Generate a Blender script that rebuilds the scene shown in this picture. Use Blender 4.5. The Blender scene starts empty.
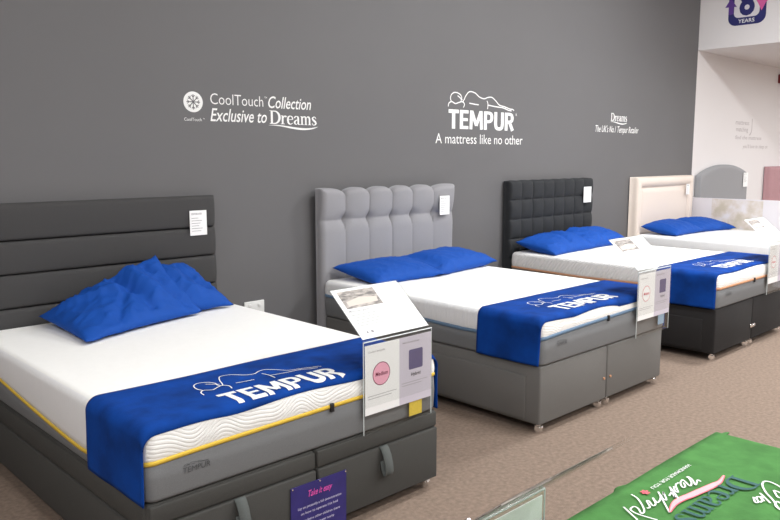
import bpy, bmesh, math, random
from mathutils import Vector, Matrix, noise
random.seed(4)
S = bpy.context.scene
COL = S.collection
PI = math.pi

# ------------------------------------------------------------ materials
MATS = {}
def srgb(r, g, b):
    return tuple(((c/255/12.92) if c/255 <= .04045 else ((c/255+.055)/1.055)**2.4) for c in (r, g, b)) + (1,)

def mat(name, col, rough=.8, metal=0., noise_amt=0., noise_scale=300., bump=0., bump_scale=400., spec=.5, sheen=0., coords='Object', detail=3.):
    if name in MATS: return MATS[name]
    m = bpy.data.materials.new(name); m.use_nodes = True
    nt = m.node_tree; b = nt.nodes['Principled BSDF']
    b.inputs['Base Color'].default_value = col
    b.inputs['Roughness'].default_value = rough
    b.inputs['Metallic'].default_value = metal
    b.inputs['Specular IOR Level'].default_value = spec
    if sheen:
        b.inputs['Sheen Weight'].default_value = sheen
    tc = nt.nodes.new('ShaderNodeTexCoord')
    if noise_amt:
        n = nt.nodes.new('ShaderNodeTexNoise'); n.inputs['Scale'].default_value = noise_scale; n.inputs['Detail'].default_value = detail
        nt.links.new(tc.outputs[coords], n.inputs['Vector'])
        mr = nt.nodes.new('ShaderNodeMapRange'); mr.inputs['From Min'].default_value = .3; mr.inputs['From Max'].default_value = .7
        mr.inputs['To Min'].default_value = 1-noise_amt; mr.inputs['To Max'].default_value = 1+noise_amt
        nt.links.new(n.outputs['Fac'], mr.inputs['Value'])
        vm = nt.nodes.new('ShaderNodeVectorMath'); vm.operation = 'SCALE'
        vm.inputs[0].default_value = col[:3]
        nt.links.new(mr.outputs['Result'], vm.inputs['Scale'])
        nt.links.new(vm.outputs['Vector'], b.inputs['Base Color'])
    if bump:
        n2 = nt.nodes.new('ShaderNodeTexNoise'); n2.inputs['Scale'].default_value = bump_scale; n2.inputs['Detail'].default_value = 2
        nt.links.new(tc.outputs[coords], n2.inputs['Vector'])
        bp = nt.nodes.new('ShaderNodeBump'); bp.inputs['Strength'].default_value = bump; bp.inputs['Distance'].default_value = .002
        nt.links.new(n2.outputs['Fac'], bp.inputs['Height']); nt.links.new(bp.outputs['Normal'], b.inputs['Normal'])
    MATS[name] = m
    return m

def math_node(nt, op, a, b=None, c=None):
    n = nt.nodes.new('ShaderNodeMath'); n.operation = op
    for i, v in enumerate((a, b, c)):
        if v is None: continue
        if isinstance(v, (int, float)): n.inputs[i].default_value = v
        else: nt.links.new(v, n.inputs[i])
    return n.outputs[0]

def rib_mat(name, col, kind):
    """knitted mattress cover; the relief of its ribs is a bump"""
    if name in MATS: return MATS[name]
    m = bpy.data.materials.new(name); m.use_nodes = True
    nt = m.node_tree; b = nt.nodes['Principled BSDF']
    b.inputs['Base Color'].default_value = col; b.inputs['Roughness'].default_value = .85
    tc = nt.nodes.new('ShaderNodeTexCoord'); sp = nt.nodes.new('ShaderNodeSeparateXYZ')
    nt.links.new(tc.outputs['Object'], sp.inputs[0]); X, Y, Z = sp.outputs
    if kind == 'side':
        h = math_node(nt, 'SINE', math_node(nt, 'MULTIPLY', Y, 2*PI/.022)); dist = .0008
    elif kind == 'diagonal':
        h = math_node(nt, 'SINE', math_node(nt, 'MULTIPLY', math_node(nt, 'ADD', math_node(nt, 'MULTIPLY', Z, .7), math_node(nt, 'ADD', Y, X)), 2*PI/.036)); dist = .0022
    elif kind == 'foot':
        w = math_node(nt, 'MULTIPLY', math_node(nt, 'SINE', math_node(nt, 'MULTIPLY', X, 2*PI/.34)), .028)
        w2 = math_node(nt, 'MULTIPLY', math_node(nt, 'SINE', math_node(nt, 'MULTIPLY_ADD', X, 2*PI/.19, 1.)), .012)
        h = math_node(nt, 'SINE', math_node(nt, 'MULTIPLY', math_node(nt, 'ADD', math_node(nt, 'ADD', Z, w), w2), 2*PI/.032))
        h = math_node(nt, 'POWER', math_node(nt, 'ABSOLUTE', h), .5); dist = .0019
    else:
        h = math_node(nt, 'SINE', math_node(nt, 'MULTIPLY', Y, 2*PI/.022)); dist = .0006
    bp = nt.nodes.new('ShaderNodeBump'); bp.inputs['Strength'].default_value = 1.; bp.inputs['Distance'].default_value = dist
    nt.links.new(h, bp.inputs['Height']); nt.links.new(bp.outputs['Normal'], b.inputs['Normal'])
    MATS[name] = m
    return m

def acrylic(name='acrylic'):
    if name in MATS: return MATS[name]
    m = bpy.data.materials.new(name); m.use_nodes = True
    nt = m.node_tree; nt.nodes.clear()
    out = nt.nodes.new('ShaderNodeOutputMaterial'); mx = nt.nodes.new('ShaderNodeMixShader')
    tr = nt.nodes.new('ShaderNodeBsdfTransparent'); tr.inputs[0].default_value = (.98, .985, .982, 1)
    gl = nt.nodes.new('ShaderNodeBsdfGlossy'); gl.inputs['Roughness'].default_value = .05
    lw = nt.nodes.new('ShaderNodeLayerWeight'); lw.inputs[0].default_value = .5
    fr = math_node(nt, 'MULTIPLY_ADD', math_node(nt, 'POWER', lw.outputs['Facing'], 4.), .55, .03)
    nt.links.new(fr, mx.inputs[0]); nt.links.new(tr.outputs[0], mx.inputs[1]); nt.links.new(gl.outputs[0], mx.inputs[2])
    nt.links.new(mx.outputs[0], out.inputs[0])
    MATS[name] = m
    return m

WHITE = srgb(246, 245, 242)
M_carpet = mat('carpet', srgb(131, 113, 99), .95, noise_amt=.2, noise_scale=42, bump=1., bump_scale=200, detail=8)
M_gray = mat('gray_paint', srgb(100, 99, 100), .6, noise_amt=.015, noise_scale=1.5)
M_white = mat('white_paint', srgb(226, 222, 221), .7)
M_ceil = mat('ceiling_tile', srgb(226, 222, 218), .8)
M_vinyl = mat('white_vinyl', srgb(240, 240, 238), .5)
M_paper = mat('paper', srgb(247, 247, 246), .5)
M_lav = mat('lavender_print', srgb(208, 202, 214), .5)
M_cover = mat('cover_top', srgb(246, 245, 241), .85, noise_amt=.012, noise_scale=30)
M_covertop = rib_mat('cover_knit_top', srgb(246, 245, 241), 'top')
M_side = rib_mat('cover_side', srgb(240, 240, 240), 'side')
M_diag = rib_mat('cover_diagonal', srgb(238, 236, 234), 'diagonal')
M_foot = rib_mat('cover_foot', srgb(246, 245, 241), 'foot')
M_border = mat('border_gray', srgb(116, 117, 118), .9, noise_amt=.12, noise_scale=500, bump=.4)
M_yellow = mat('yellow_piping', srgb(222, 186, 66), .8, noise_amt=.05)
M_blueband = mat('steel_blue_band', srgb(104, 130, 156), .8, noise_amt=.05)
M_copper = mat('copper_band', srgb(196, 146, 112), .8, noise_amt=.05)
M_beige = mat('beige_band', srgb(214, 204, 196), .8)
M_throw = mat('blue_throw', srgb(5, 59, 138), .9, noise_amt=.3, noise_scale=7, spec=.2, bump=.3, bump_scale=120, detail=4)
M_pillow = mat('blue_pillowcase', srgb(8, 72, 160), .75, noise_amt=.04, noise_scale=20, bump=.25, bump_scale=500, spec=.3)
M_green = mat('green_throw', srgb(74, 126, 66), .9, noise_amt=.2, noise_scale=11, spec=.2, bump=.3, bump_scale=120, detail=4)
M_dark = mat('charcoal_fabric', srgb(66, 65, 62), .9, noise_amt=.14, noise_scale=420, bump=.5)
M_mid = mat('gray_fabric', srgb(108, 106, 103), .9, noise_amt=.1, noise_scale=420, bump=.5)
M_black = mat('black_fabric', srgb(33, 31, 31), .9, noise_amt=.12, noise_scale=420, bump=.4)
M_hb1 = mat('charcoal_headboard', srgb(64, 63, 63), .9, noise_amt=.12, noise_scale=420, bump=.5)
M_hb2 = mat('gray_headboard', srgb(146, 145, 148), .9, noise_amt=.06, noise_scale=420, bump=.4)
M_hb3 = mat('black_headboard', srgb(34, 36, 39), .85, noise_amt=.12, noise_scale=420, bump=.4)
M_hb4 = mat('cream_headboard', srgb(226, 212, 200), .6, bump=.2)
M_hb5 = mat('slate_headboard', srgb(150, 150, 152), .9, noise_amt=.06, noise_scale=300)
M_hb6 = mat('pink_headboard', srgb(178, 138, 142), .85, noise_amt=.05, noise_scale=300)
M_chrome = mat('chrome', (.95, .95, .95, 1), .12, 1.)
M_strap = mat('strap_webbing', srgb(84, 88, 86), .85, noise_amt=.1, noise_scale=300)
M_rubber = mat('dark_plastic', srgb(30, 30, 32), .5)
M_ink = mat('black_ink', srgb(36, 36, 40), .6)
M_logo = mat('logo_ink', srgb(76, 76, 78), .6)
M_inkgrey = mat('grey_ink', srgb(150, 146, 150), .6)
M_pink = mat('pink_ink', srgb(240, 176, 196), .6)
M_red = mat('dark_red_ink', srgb(120, 30, 60), .6)
M_salmon = mat('salmon_ink', srgb(226, 96, 110), .6)
M_purpsq = mat('purple_square', srgb(96, 88, 128), .6, noise_amt=.15, noise_scale=300)
M_purple = mat('purple_sheet', srgb(50, 44, 112), .3, noise_amt=.15, noise_scale=8)
M_pinktxt = mat('pink_lettering', srgb(232, 90, 180), .6)
M_navy = mat('navy_print', srgb(40, 42, 104), .5)
M_navyt = mat('navy_lettering', srgb(46, 92, 88), .8)
M_magenta = mat('magenta_print', srgb(214, 96, 160), .5)
M_violet = mat('violet_print', srgb(92, 58, 140), .5)
M_note = mat('yellow_card', srgb(230, 200, 70), .6, noise_amt=.1, noise_scale=120)
M_bluecard = mat('blue_card', srgb(150, 180, 205), .6)
M_greywriting = mat('grey_lettering', srgb(178, 170, 170), .6)
M_frost = mat('frosted_board', srgb(222, 218, 222), .35)
M_plastic = mat('white_plastic', srgb(225, 225, 222), .4)
M_alarm = mat('red_plastic', srgb(120, 24, 34), .4)
M_led = bpy.data.materials.new('led'); M_led.use_nodes = True
_b = M_led.node_tree.nodes['Principled BSDF']; _b.inputs['Emission Color'].default_value = (.97, .985, 1, 1); _b.inputs['Emission Strength'].default_value = 5

def photo_mat(name, seed):
    """printed bedroom photograph: soft grey-brown blocks"""
    m = bpy.data.materials.new(name); m.use_nodes = True; nt = m.node_tree; b = nt.nodes['Principled BSDF']
    tc = nt.nodes.new('ShaderNodeTexCoord'); mp = nt.nodes.new('ShaderNodeMapping'); mp.inputs['Location'].default_value = (seed, 0, 0)
    nt.links.new(tc.outputs['Generated'], mp.inputs[0])
    n = nt.nodes.new('ShaderNodeTexNoise'); n.inputs['Scale'].default_value = 5; n.inputs['Detail'].default_value = 2
    nt.links.new(mp.outputs[0], n.inputs['Vector'])
    cr = nt.nodes.new('ShaderNodeValToRGB'); nt.links.new(n.outputs['Fac'], cr.inputs[0])
    cr.color_ramp.elements[0].position = .35; cr.color_ramp.elements[0].color = srgb(104, 98, 96)
    cr.color_ramp.elements[1].position = .65; cr.color_ramp.elements[1].color = srgb(196, 186, 178)
    nt.links.new(cr.outputs[0], b.inputs['Base Color']); b.inputs['Roughness'].default_value = .5
    return m
M_photo = photo_mat('bedroom_print', 0)

def art_mat():
    """pale print of beige foliage on the display board"""
    m = bpy.data.materials.new('foliage_print'); m.use_nodes = True; nt = m.node_tree; b = nt.nodes['Principled BSDF']
    tc = nt.nodes.new('ShaderNodeTexCoord')
    n = nt.nodes.new('ShaderNodeTexNoise'); n.inputs['Scale'].default_value = 5.5; n.inputs['Detail'].default_value = 5
    nt.links.new(tc.outputs['Object'], n.inputs['Vector'])
    cr = nt.nodes.new('ShaderNodeValToRGB'); nt.links.new(n.outputs['Fac'], cr.inputs[0])
    e = cr.color_ramp.elements
    e[0].position = .36; e[0].color = srgb(196, 186, 168); e[1].position = .62; e[1].color = srgb(224, 220, 222)
    k = e.new(.48); k.color = srgb(212, 202, 192)
    nt.links.new(cr.outputs[0], b.inputs['Base Color']); b.inputs['Roughness'].default_value = .4
    return m
M_art = art_mat()

# ------------------------------------------------------------ object helpers
def link(name, verts, faces, material, parent=None, smooth=False, mats=None, midx=None):
    me = bpy.data.meshes.new(name)
    me.from_pydata([tuple(v) for v in verts], [], faces)
    for mm in (mats or [material]): me.materials.append(mm)
    if midx is not None:
        for p, i in zip(me.polygons, midx): p.material_index = i
    if smooth:
        for p in me.polygons: p.use_smooth = True
    me.update()
    o = bpy.data.objects.new(name, me); COL.objects.link(o)
    if parent: o.parent = parent
    return o

def fix_normals(o):
    bm = bmesh.new(); bm.from_mesh(o.data); bmesh.ops.recalc_face_normals(bm, faces=bm.faces); bm.to_mesh(o.data); bm.free()
    return o

def thing(name, label, cat, loc=(0, 0, 0), rotz=0, group=None):
    o = bpy.data.objects.new(name, None); COL.objects.link(o)
    o.location = loc; o.rotation_euler = (0, 0, rotz); o.empty_display_size = .1
    return tag(o, label, cat, group)

def tag(o, label, cat, group=None):
    o['label'] = label; o['category'] = cat
    if group: o['group'] = group
    return o

def struct(o):
    o['kind'] = 'structure'; return o

class MB:
    """collects shapes into one mesh"""
    def __init__(s): s.v = []; s.f = []; s.sm = []
    def add(s, vs, fs, smooth=False):
        n = len(s.v); s.v += [Vector(v) for v in vs]; s.f += [tuple(i+n for i in f) for f in fs]; s.sm += [smooth]*len(fs)
        return s
    def box(s, x0, x1, y0, y1, z0, z1, r=0, M=None, seg=2):
        bm = bmesh.new(); bmesh.ops.create_cube(bm, size=1)
        for v in bm.verts:
            v.co = Vector(((x0+x1)/2+v.co.x*(x1-x0), (y0+y1)/2+v.co.y*(y1-y0), (z0+z1)/2+v.co.z*(z1-z0)))
        if r: bmesh.ops.bevel(bm, geom=bm.edges[:], offset=r, segments=seg, profile=.5, affect='EDGES')
        bm.verts.index_update()
        vs = [M @ v.co if M else v.co.copy() for v in bm.verts]
        s.add(vs, [[v.index for v in f.verts] for f in bm.faces], bool(r)); bm.free()
        return s
    def cyl(s, c, axis, r, h, n=20, r2=None):
        a = Vector(axis).normalized(); t = a.orthogonal().normalized(); b = a.cross(t); c = Vector(c)
        r2 = r if r2 is None else r2; vs = []
        for k in range(n):
            d = t*math.cos(2*PI*k/n)+b*math.sin(2*PI*k/n); vs += [c-a*h/2+d*r, c+a*h/2+d*r2]
        fs = [(2*k, 2*((k+1) % n), 2*((k+1) % n)+1, 2*k+1) for k in range(n)]
        s.add(vs, fs, True); s.add([vs[2*k] for k in range(n)], [tuple(range(n))[::-1]]); s.add([vs[2*k+1] for k in range(n)], [tuple(range(n))])
        return s
    def build(s, name, m, parent=None):
        o = link(name, s.v, s.f, m, parent)
        for p, q in zip(o.data.polygons, s.sm): p.use_smooth = q
        return fix_normals(o)

# flat shapes: lists of (x, y) pieces in a unit drawing, later put on a surface
def catmull(pts, n=8):
    if len(pts) < 3: return pts
    P = [pts[0]]+list(pts)+[pts[-1]]; out = []
    for i in range(1, len(P)-2):
        for k in range(n):
            t = k/n
            out.append(tuple(.5*((2*P[i][j])+(-P[i-1][j]+P[i+1][j])*t+(2*P[i-1][j]-5*P[i][j]+4*P[i+1][j]-P[i+2][j])*t*t+(-P[i-1][j]+3*P[i][j]-3*P[i+1][j]+P[i+2][j])*t**3) for j in range(len(pts[0]))))
    out.append(tuple(pts[-1])); return out

def ribbon(pts, w=None, curve=True, n=8):
    """a stroke along (x, y[, width]) points -> verts, faces"""
    P = [(p[0], p[1], (p[2] if len(p) > 2 else w)) for p in pts]
    if curve: P = catmull(P, n)
    vs = []; fs = []
    for i, (x, y, q) in enumerate(P):
        a = P[max(0, i-1)]; b = P[min(len(P)-1, i+1)]
        dx, dy = b[0]-a[0], b[1]-a[1]; L = math.hypot(dx, dy) or 1
        nx, ny = -dy/L*q/2, dx/L*q/2
        vs += [(x+nx, y+ny), (x-nx, y-ny)]
        if i: fs.append((2*i-2, 2*i, 2*i+1, 2*i-1))
    return vs, fs

class Flat:
    def __init__(s): s.v = []; s.f = []
    def add(s, vf, ox=0, oy=0, sx=1, sy=1, shear=0):
        vs, fs = vf; n = len(s.v)
        s.v += [(ox+x*sx+y*sy*shear, oy+y*sy) for x, y in vs]; s.f += [tuple(i+n for i in f) for f in fs]
        return s
    def disc(s, cx, cy, rx, ry=None, n=40):
        ry = ry or rx
        return s.add(([(cx+rx*math.cos(2*PI*k/n), cy+ry*math.sin(2*PI*k/n)) for k in range(n)], [tuple(range(n))]))
    def rect(s, x0, x1, y0, y1): return s.add(([(x0, y0), (x1, y0), (x1, y1), (x0, y1)], [(0, 1, 2, 3)]))
    def poly(s, pts): return s.add((list(pts), [tuple(range(len(pts)))]))
    def cut(s, xs, ys):
        """slice the drawing along lines so that it can follow a curved surface"""
        bm = bmesh.new(); vv = [bm.verts.new((x, y, 0)) for x, y in s.v]
        for f in s.f:
            try: bm.faces.new([vv[i] for i in f])
            except ValueError: pass
        for ax, vals in ((0, xs), (1, ys)):
            for q in vals:
                bmesh.ops.bisect_plane(bm, geom=bm.verts[:]+bm.edges[:]+bm.faces[:], plane_co=(q, q, 0), plane_no=(1, 0, 0) if ax == 0 else (0, 1, 0))
        bm.verts.index_update()
        s.v = [(v.co.x, v.co.y) for v in bm.verts]; s.f = [tuple(v.index for v in f.verts) for f in bm.faces]; bm.free()
        return s
    def put(s, name, m, fn, parent=None, depth=.0008):
        """fn(x, y, h) -> 3-D point at height h above the surface; a thin solid layer"""
        par = list(range(len(s.v)))                 # strokes that cross each other lie in layers a tenth of a millimetre apart
        def root(a):
            while par[a] != a: par[a] = par[par[a]]; a = par[a]
            return a
        for f in s.f:
            for a in f[1:]: par[root(a)] = root(f[0])
        order = {}
        vs = [fn(x, y, depth+.00013*(order.setdefault(root(i), len(order)) % 5)) for i, (x, y) in enumerate(s.v)]
        o = link(name, vs, s.f, m, parent)
        return o

_txt = {}
def text_flat(body, bold=0., sp=1.):
    key = (body, bold, sp)
    if key in _txt: return _txt[key]
    cu = bpy.data.curves.new('t', 'FONT'); cu.body = body; cu.size = 1; cu.offset = bold; cu.space_character = sp; cu.resolution_u = 3
    ob = bpy.data.objects.new('t', cu); COL.objects.link(ob)
    dg = bpy.context.evaluated_depsgraph_get()
    me = bpy.data.meshes.new_from_object(ob.evaluated_get(dg))
    v = [(p.co.x, p.co.y) for p in me.vertices]; f = [tuple(p.vertices) for p in me.polygons]
    bpy.data.objects.remove(ob); bpy.data.curves.remove(cu); bpy.data.meshes.remove(me)
    _txt[key] = (v, f); return v, f
CAP = max(y for x, y in text_flat('H')[0])
def words(F, body, x, y, w, cap, bold=0., shear=0., sp=1.):
    """text with its left end at x, baseline y, width w and capital height cap"""
    v, f = text_flat(body, bold, sp)
    x0 = min(p[0] for p in v); x1 = max(p[0] for p in v)
    F.add(([((p[0]-x0), p[1]) for p in v], f), x, y, w/(x1-x0), cap/CAP, shear)
    return F

# serif capitals and minuscules of the shop's name, as strokes
SERIF = {
 'D': (.92, [[(.2, 0, .17), (.2, 1, .17)], [(.02, .025, .05), (.4, .025, .05)], [(.02, .975, .05), (.4, .975, .05)],
       'c', [(.28, .965, .07), (.55, .94, .1), (.76, .75, .17), (.82, .5, .2), (.76, .25, .17), (.55, .06, .1), (.28, .035, .07)]]),
 'r': (.5, [[(.16, 0, .15), (.16, .66, .15)], [(.0, .02, .045), (.34, .02, .045)], [(.02, .64, .045), (.16, .64, .045)], 'c', [(.2, .45, .06), (.3, .6, .08), (.42, .6, .13), (.47, .55, .13)]]),
 'e': (.56, ['c', [(.07, .36, .04), (.28, .37, .045), (.5, .38, .05)], 'c', [(.5, .38, .1), (.46, .56, .1), (.3, .645, .07), (.14, .55, .14), (.1, .33, .16), (.16, .1, .14), (.32, .02, .07), (.52, .12, .04)]]),
 'a': (.58, ['c', [(.1, .5, .1), (.16, .61, .08), (.3, .64, .06), (.4, .56, .14), (.42, .3, .15), (.42, .08, .13), (.5, .02, .06), (.58, .05, .04)], 'c', [(.4, .38, .04), (.22, .32, .09), (.11, .18, .15), (.18, .04, .09), (.32, .05, .05), (.42, .16, .04)]]),
 'm': (.98, [[(.16, 0, .14), (.16, .66, .14)], [(.49, 0, .14), (.49, .48, .14)], [(.82, 0, .14), (.82, .48, .14)], [(.02, .02, .045), (.3, .02, .045)], [(.37, .02, .045), (.62, .02, .045)], [(.7, .02, .045), (.96, .02, .045)], [(.02, .64, .045), (.16, .64, .045)],
       'c', [(.2, .52, .05), (.32, .63, .08), (.44, .6, .13), (.49, .46, .14)], 'c', [(.54, .52, .05), (.65, .63, .08), (.77, .6, .13), (.82, .46, .14)]]),
 's': (.48, ['c', [(.41, .5, .05), (.34, .62, .06), (.22, .645, .07), (.1, .54, .12), (.18, .4, .15), (.34, .27, .16), (.4, .13, .13), (.28, .015, .07), (.13, .03, .06), (.06, .17, .05)]]),
}
def shopname(F, x, y, w, cap, swoosh=True, shear=0.):
    adv = 0; G = Flat()
    for ch in 'Dreams':
        W, strokes = SERIF[ch]; cv = False
        for s in strokes:
            if s == 'c': cv = True; continue
            G.add(ribbon(s, curve=cv, n=5), adv, 0); cv = False
        adv += W
    F.add((G.v, G.f), x, y, w/adv, cap, shear)
    if swoosh:
        F.add(ribbon([(-.02, -.12, .01), (.12, -.1, .06), (.3, -.16, .09), (.5, -.27, .13), (.7, -.33, .15), (.88, -.27, .09), (1.02, -.12, .01)]), x, y, w, cap)
    return F

BLOCK = {
 'T': (.62, [[(.31, 0, .2), (.31, .9, .2)], [(0, .905, .19), (.62, .905, .19)]]),
 'E': (.54, [[(.1, 0, .2), (.1, 1, .2)], [(.05, .085, .17), (.54, .085, .17)], [(.05, .5, .16), (.5, .5, .16)], [(.05, .915, .17), (.54, .915, .17)]]),
 'M': (.86, [[(.09, 0, .18), (.13, 1, .2)], [(.77, 0, .18), (.73, 1, .2)], [(.14, .96, .2), (.43, .2, .17)], [(.72, .96, .2), (.43, .2, .17)]]),
 'P': (.62, [[(.1, 0, .2), (.1, 1, .2)], 'c', [(.1, .92, .16), (.34, .92, .16), (.48, .86, .18), (.52, .69, .2), (.48, .52, .18), (.34, .45, .16), (.1, .45, .16)]]),
 'U': (.66, ['c', [(.1, 1, .2), (.1, .6, .2), (.1, .32, .2), (.16, .13, .2), (.33, .075, .18), (.5, .13, .2), (.56, .32, .2), (.56, .6, .2), (.56, 1, .2)]]),
 'R': (.66, [[(.1, 0, .2), (.1, 1, .2)], 'c', [(.1, .92, .16), (.34, .92, .16), (.48, .86, .18), (.52, .7, .2), (.48, .55, .18), (.34, .49, .16), (.1, .49, .16)], [(.32, .5, .2), (.56, 0, .21)]]),
}
def wordmark(F, x, y, w, cap, gap=.07):
    G = Flat(); adv = 0
    for ch in 'TEMPUR':
        W, strokes = BLOCK[ch]; cv = False
        for q in strokes:
            if q == 'c': cv = True; continue
            G.add(ribbon(q, curve=cv, n=5), adv, 0); cv = False
        adv += W+gap
    return F.add((G.v, G.f), x, y, w/(adv-gap), cap)

def sleeper(F, x, y, w, h, t):
    """line drawing of a figure lying on one side above the word mark; t = stroke width"""
    def P(pts, c=True): F.add(ribbon([(x+a*w, y+b*h) for a, b in pts], t, c, 6))
    P([(.045, .3), (.03, .5), (.05, .75), (.1, .86), (.16, .78), (.19, .6), (.18, .42), (.2, .33), (.225, .48), (.25, .72), (.3, .97), (.38, .93), (.45, .7), (.52, .62), (.58, .72), (.64, .74), (.7, .55), (.76, .3), (.84, .22), (.93, .1), (.98, .08), (1., .0)])
    P([(.0, .0), (.01, .2), (.05, .3), (.1, .2), (.15, .28), (.2, .34), (.23, .2), (.215, .0)])
    P([(.13, .68), (.17, .55), (.2, .45)])
    P([(.3, .28), (.38, .24), (.44, .22)])
    P([(.565, .5), (.58, .3), (.575, .0)])
    P([(.58, .25), (.7, .18), (.82, .14), (.9, .02), (.96, -.02)])
    return F

# ------------------------------------------------------------ the room
def quad(name, pts, m): return struct(link(name, pts, [(0, 1, 2, 3)], m))
XL, XR, YF, ZC, XB = -4., 17., -12., 4.3, 10.12
struct(MB().box(XL, XR, YF, 0, -.1, 0).build('floor', M_carpet))
struct(MB().box(XL, XB, 0, .15, 0, ZC).build('wall_back', M_gray))
struct(MB().box(XB, XR, 0, .15, 0, ZC).build('wall_back_right', M_white))
struct(MB().box(XL-.15, XL, YF, .15, 0, ZC).build('wall_left', M_white))
struct(MB().box(XR, XR+.15, YF, .15, 0, ZC).build('wall_right', M_white))
struct(MB().box(XL, XR, YF-.15, YF, 0, ZC).build('wall_front', M_white))
struct(MB().box(XL, XR, YF, .15, ZC, ZC+.1).build('ceiling', M_ceil))
struct(MB().box(XB, XR-.003, YF+.003, -.003, 3.03, ZC-.003).build('ceiling_bulkhead', M_white))

# ceiling lights (unseen, above the frame; the left row is added fill)
LI = [(x, y) for x in (1.2, 4.2, 7.2) for y in (-2.4, -5.2, -8.)] 
def ceiling_light(x, y, z, energy, sz=.6):
    t = thing('ceiling_light', 'unseen square recessed ceiling light panel', 'light', (x, y, z-.03), 0, 'ceiling light panels')
    MB().box(-.32, .32, -.32, .32, 0, .03, .006).build('frame', M_plastic, t)
    MB().box(-.29, .29, -.29, .29, -.004, .004).build('diffuser', M_led, t)
    l = bpy.data.lights.new('panel_lamp', 'AREA'); l.shape = 'SQUARE'; l.size = sz; l.energy = energy; l.color = (.965, .985, 1)
    lo = bpy.data.objects.new('panel_lamp', l); COL.objects.link(lo); lo.parent = t; lo.location = (0, 0, -.02)
for x, y in LI: ceiling_light(x, y, ZC, (12 if y > -3 else 36) if x < 2 else (40 if y > -3 else 62) if x < 5 else (125 if y > -3 else 105))
for x, y, q in ((-1.8, -2.4, 30), (-1.8, -5.2, 62), (-1.8, -8., 50)): ceiling_light(x, y, ZC, q)  # added fill row, brightens the left sides of the white mattresses
for x, y in ((12., -2.6), (15., -2.6), (12., -6.5), (15., -6.5)): ceiling_light(x, y, 3.03, 56)

# ------------------------------------------------------------ wall graphics
def on_wall(x, y, h): return Vector((x, -h, y))
SIGNG = 'white lettering on the grey wall'
t = thing('wall_lettering', 'white snowflake disc and lettering CoolTouch Collection Exclusive to Dreams on grey wall', 'wall sign')
F = Flat()
F.disc(2.605, 1.998, .072, .068)
F.put('disc', M_vinyl, on_wall, t, .002)
F = Flat()
for k in range(8):
    a = k*PI/4+PI/2; c, s = math.cos(a), math.sin(a); L = .05
    F.add(ribbon([(2.605, 1.998), (2.605+c*L, 1.998+s*L)], .006, False))
    for sg in (-1, 1):
        px, py = 2.605+c*L*.62, 1.998+s*L*.62; a2 = a+sg*.75
        F.add(ribbon([(px, py), (px+math.cos(a2)*.018, py+math.sin(a2)*.018)], .005, False))
F.put('snowflake', M_gray, on_wall, t, .003)
F = Flat(); words(F, 'CoolTouch', 2.535, 1.873, .13, .02); words(F, 'TM', 2.675, 1.885, .012, .008)
F.put('small_caption', M_vinyl, on_wall, t, .001)
F = Flat(); words(F, 'CoolTouch', 2.735, 1.99, .43, .073, -.006); words(F, 'TM', 3.175, 2.05, .022, .012)
F.put('heading', M_vinyl, on_wall, t, .001)
F = Flat(); words(F, 'Collection', 3.2, 1.985, .39, .082, .008, .2); F.put('italic_heading', M_vinyl, on_wall, t, .001); F = Flat()
words(F, 'Exclusive to', 2.732, 1.877, .455, .085, .008, .2)
F.put('italic_lettering', M_vinyl, on_wall, t, .001)
F = Flat(); shopname(F, 3.215, 1.872, .435, .095); F.put('shop_name', M_vinyl, on_wall, t, .001)

t = thing('wall_lettering', 'large white TEMPUR logo with reclining outline and tagline on grey wall', 'wall sign')
F = Flat(); wordmark(F, 5.155, 1.885, .97, .172); words(F, 'R', 6.15, 2.03, .02, .025); F.put('brand_lettering', M_vinyl, on_wall, t, .001)
F = Flat(); sleeper(F, 5.15, 2.08, .97, .15, .010); F.put('reclining_outline', M_vinyl, on_wall, t, .001)
F = Flat(); words(F, 'A mattress like no other', 4.985, 1.752, 1.285, .088, -.002); F.put('tagline', M_vinyl, on_wall, t, .001)

t = thing('wall_lettering', 'small white Dreams lettering above line about Tempur retailer on grey wall', 'wall sign')
F = Flat(); shopname(F, 7.955, 2.04, .37, .09); F.put('shop_name', M_vinyl, on_wall, t, .001)
F = Flat(); words(F, "The UK's No.1 Tempur Retailer", 7.62, 1.91, .98, .072, .006, .2); F.put('tagline', M_vinyl, on_wall, t, .001)

t = thing('wall_lettering', 'faint grey lettering on white wall above arched headboard', 'wall sign')
F = Flat(); F.add(ribbon([(12.03, 1.95), (12.1, 2.02), (12.1, 2.2)], .02)); F.put('stroke', M_greywriting, on_wall, t, .001)
for a in (('mattress', 11.49, 2.1, .5, .065, .002), ('matching', 11.52, 2.0, .44, .065, .002), ('find the mattress', 11.5, 1.885, 1.0, .055, 0, .2), ("you'll love to sleep on", 11.8, 1.755, .98, .055, 0, .2)):
    F = Flat(); words(F, *a); F.put('lettering', M_greywriting, on_wall, t, .001)

# anniversary badge on the bulkhead face (x = XB, read along -y)
t = thing('wall_badge', 'round-cornered navy and pink badge reading 8 YEARS on white bulkhead', 'wall sign')
def on_bulk(u, v, h): return Vector((XB-h, -u, v))
def rrect(x0, x1, y0, y1, r, n=8):
    out = []
    for cx, cy, a0 in ((x1-r, y0+r, -PI/2), (x1-r, y1-r, 0), (x0+r, y1-r, PI/2), (x0+r, y0+r, PI)):
        for k in range(n+1): a = a0+PI/2*k/n; out.append((cx+r*math.cos(a), cy+r*math.sin(a)))
    return out
F = Flat(); F.poly(rrect(.375, .84, 3.29, 3.86, .1)); F.put('frame', M_navy, on_bulk, t, .002)
F = Flat(); F.poly(rrect(.445, .76, 3.385, 3.8, .06)); F.put('panel', M_frost, on_bulk, t, .003)
F = Flat(); F.poly([(.33, 3.53), (.4, 3.64), (.48, 3.52), (.44, 3.53), (.44, 3.44), (.376, 3.43), (.376, 3.53)]); F.put('up_arrow', M_violet, on_bulk, t, .004)
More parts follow.
